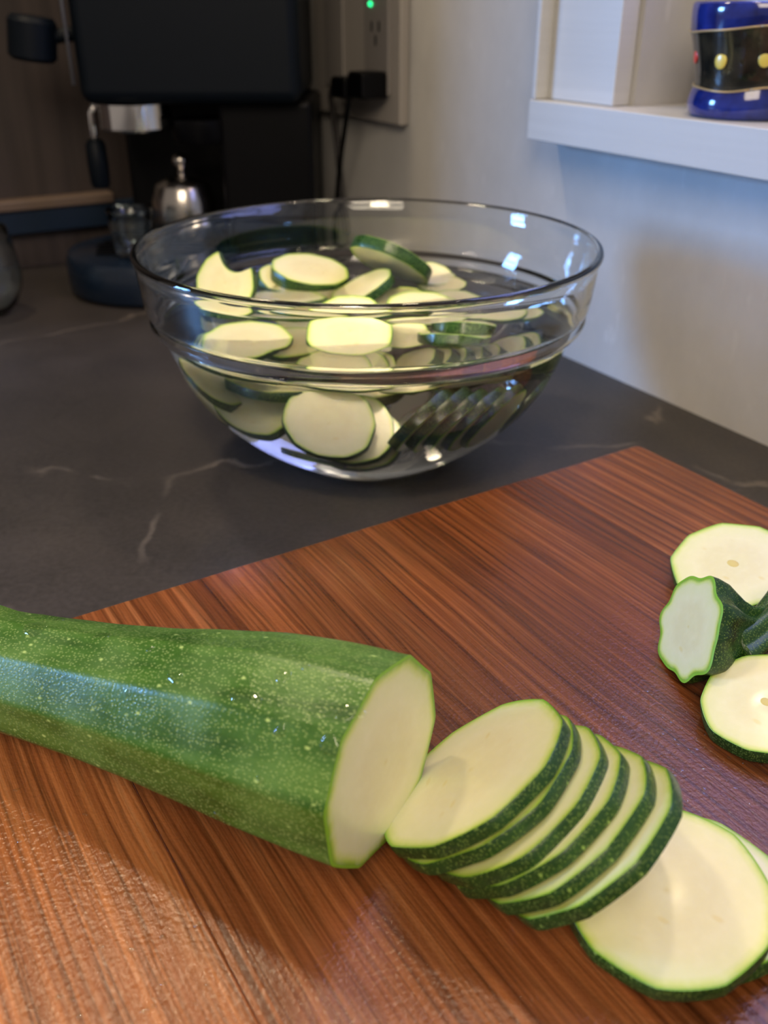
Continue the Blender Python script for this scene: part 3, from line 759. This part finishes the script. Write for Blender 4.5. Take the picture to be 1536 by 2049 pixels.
# ---------------------------------------------------------------- painted vase on the shelf
vx, vof = .0720, -.0130
vb = wp(vx, vof, ZS+.0002)
vase = empty('ceramic_vase', vb, Quaternion((0, 0, 1), math.atan2(-vb.y, -vb.x)))
tag(vase, 'small glazed ceramic pot in cobalt blue and black with yellow dots on the shelf', 'vase')
pb = [(0, 0), (.030, 0), (.0335, .002), (.0345, .007), (.0335, .0125), (.0320, .0160)]
pm = [(.0320, .0160), (.0318, .0185), (.0330, .025), (.0350, .034), (.0372, .042), (.0382, .0460)]
pt = [(.0382, .0460), (.0388, .051), (.0390, .055), (.0388, .0585), (.0380, .0598), (.0368, .059), (.0365, .052), (.0345, .035), (.0300, .018), (.028, .006), (0, .005)]
def wavy(prof, amp0, amp1, ph0, ph1, name, mat):
    V, F = [], []; n = 72
    for j, (r, z) in enumerate(prof):
        for i in range(n):
            a = 2*PI*i/n; k = amp0*math.sin(3*a+ph0)+amp0*.4*math.sin(5*a) if j == 0 and prof[0][0] > 0 else (amp1*math.sin(3*a+ph1)+amp1*.4*math.sin(5*a) if j == len(prof)-1 and prof is not pt else 0)
            V.append((r*math.cos(a), r*math.sin(a), z+k))
    for j in range(len(prof)-1):
        for i in range(n):
            k = (i+1) % n; F.append((j*n+i, j*n+k, (j+1)*n+k, (j+1)*n+i))
    return obj(name, V, F, mat, vase, smooth=True)
x = N('cobalt_glaze'); q_ = x.noise(x.obc(), 90, 3); x.col(x.ramp(q_, [(.3, (.004, .008, .075)), (.7, (.014, .030, .23))])).rough(.12); x.b.inputs['Coat Weight'].default_value = .6; M_COB = x.m
x = N('black_glaze'); q_ = x.noise(x.obc(), 60, 3); x.col(x.ramp(q_, [(.4, (.006, .007, .006)), (.7, (.035, .030, .018))])).rough(.16); x.b.inputs['Coat Weight'].default_value = .5; M_BGL = x.m
wavy(pb, 0, .0012, 0, .5, 'foot_band', M_COB)
wavy(pm, .0012, .0020, .5, 1.7, 'black_band', M_BGL)
wavy(pt, .0020, 0, 1.7, 0, 'rim_band', M_COB)
M_GOLD = plain('gold_line', (.45, .33, .16), .35, metal=.3)
for (r, z, am, ph) in ((.0325, .0160, .0012, .5), (.0386, .0460, .0020, 1.7)):
    m = MB(); m.tube([((r)*math.cos(2*PI*i/72), (r)*math.sin(2*PI*i/72), z+am*math.sin(3*2*PI*i/72+ph)+am*.4*math.sin(5*2*PI*i/72)) for i in range(73)], .0006, 6); m.build('gold_line', M_GOLD, vase, smooth=True)
M_YD = plain('yellow_dot', (.72, .56, .10), .3, coat=.4); M_RD = plain('red_dot', (.62, .05, .03), .3, coat=.4)
for k in range(9):
    a = -1.95+k*.70; z = .0315+.001*math.sin(k*2.3)
    r = .0343
    Mx = Matrix.Rotation(a, 4, 'Z') @ Matrix.Translation((r+.0001, 0, z)) @ Matrix.Diagonal((.25, 1, 1.15, 1))
    m = MB(); mm = MB().sphere((0, 0, 0), .0038, 14); m.add([Mx @ p for p in mm.v], mm.f); dd = m.build('painted_dot', M_RD if k % 4 == 1 else M_YD, vase, smooth=True)
    if k % 4 == 1: dd['label'] = 'red dot'

# ---------------------------------------------------------------- water drops
x = N('drop_water'); tr_ = x.n('ShaderNodeBsdfTransparent'); tr_.inputs[0].default_value = (.94, .96, .92, 1)
gl = x.n('ShaderNodeBsdfGlossy'); gl.inputs['Roughness'].default_value = .04; fr = x.n('ShaderNodeLayerWeight'); fr.inputs[0].default_value = .12
ms = x.n('ShaderNodeMixShader'); x.l(x.math('ADD', x.math('MULTIPLY', fr.outputs[1], .5), .03), ms.inputs[0]); x.l(tr_.outputs[0], ms.inputs[1]); x.l(gl.outputs[0], ms.inputs[2])
x.l(ms.outputs[0], x.nt.nodes['Material Output'].inputs['Surface']); M_DROP = x.m
bpy.context.view_layer.update()
from mathutils.bvhtree import BVHTree
mwz = zskin.matrix_world; bvh = BVHTree.FromPolygons([mwz @ v.co for v in zskin.data.vertices], [tuple(p.vertices) for p in zskin.data.polygons])
m = MB(); rd = random.Random(5)
def drop(c, n, r, h, seed):
    rr_ = random.Random(seed); q = n.to_track_quat('Z', 'Y'); V, F = [], []; NS = 18; L = 5
    jj = [(rr_.uniform(.05, .22), k, rr_.uniform(0, 6)) for k in (2, 3)]
    ex = rr_.uniform(.8, 1.6)
    for j in range(L+1):
        t = j/L*PI/2
        for i in range(NS):
            a = 2*PI*i/NS; ro = r*(1+sum(x[0]*math.cos(x[1]*a+x[2]) for x in jj))*math.cos(t)
            V.append(c+q @ Vector((ro*math.cos(a)*ex, ro*math.sin(a), h*math.sin(t)-.0001)))
    for j in range(L):
        for i in range(NS):
            k = (i+1) % NS; F.append((j*NS+i, j*NS+k, (j+1)*NS+k, (j+1)*NS+i))
    m.add(V, F)
for i, (px, py, r) in enumerate([(70, 1258, .0035), (350, 1355, .0022), (492, 1395, .0034), (565, 1352, .0022), (660, 1490, .0032), (700, 1425, .0028), (560, 1462, .0020), (205, 1272, .0022), (120, 1240, .0018), (440, 1640, .0026), (255, 1385, .0012), (610, 1335, .0012), (300, 1300, .0013), (520, 1560, .0012)]):
    hit = bvh.ray_cast(CAM, ray(px, py).normalized())
    if hit[0]: drop(hit[0], hit[1] if hit[1].dot(ray(px, py)) < 0 else -hit[1], r, .0006, i)
m.build('water_drops', M_DROP, smooth=True); wd_ = bpy.data.objects['water_drops']
tag(wd_, 'clear water drops clinging to the speckled skin of the whole zucchini', 'water', kind='stuff')
m = MB()
for i in range(46):
    px, py = rd.uniform(0, 420), rd.uniform(1500, 2040)
    if py < 1500+px*.75: continue
    drop(at(px, py, BT+.0001), Vector((0, 0, 1)), rd.uniform(.0003, .0009), rd.uniform(.0002, .0004), 200+i)
for i in range(60):
    px, py = rd.gauss(1400, 70), rd.gauss(1520, 70)
    if px > 1530: continue
    drop(at(px, py, BT+.0001), Vector((0, 0, 1)), rd.uniform(.0003, .0008), rd.uniform(.0002, .0004), 300+i)
m.build('board_droplets', M_DROP, smooth=True)
tag(bpy.data.objects['board_droplets'], 'fine water droplets scattered on the walnut board', 'water', kind='stuff')
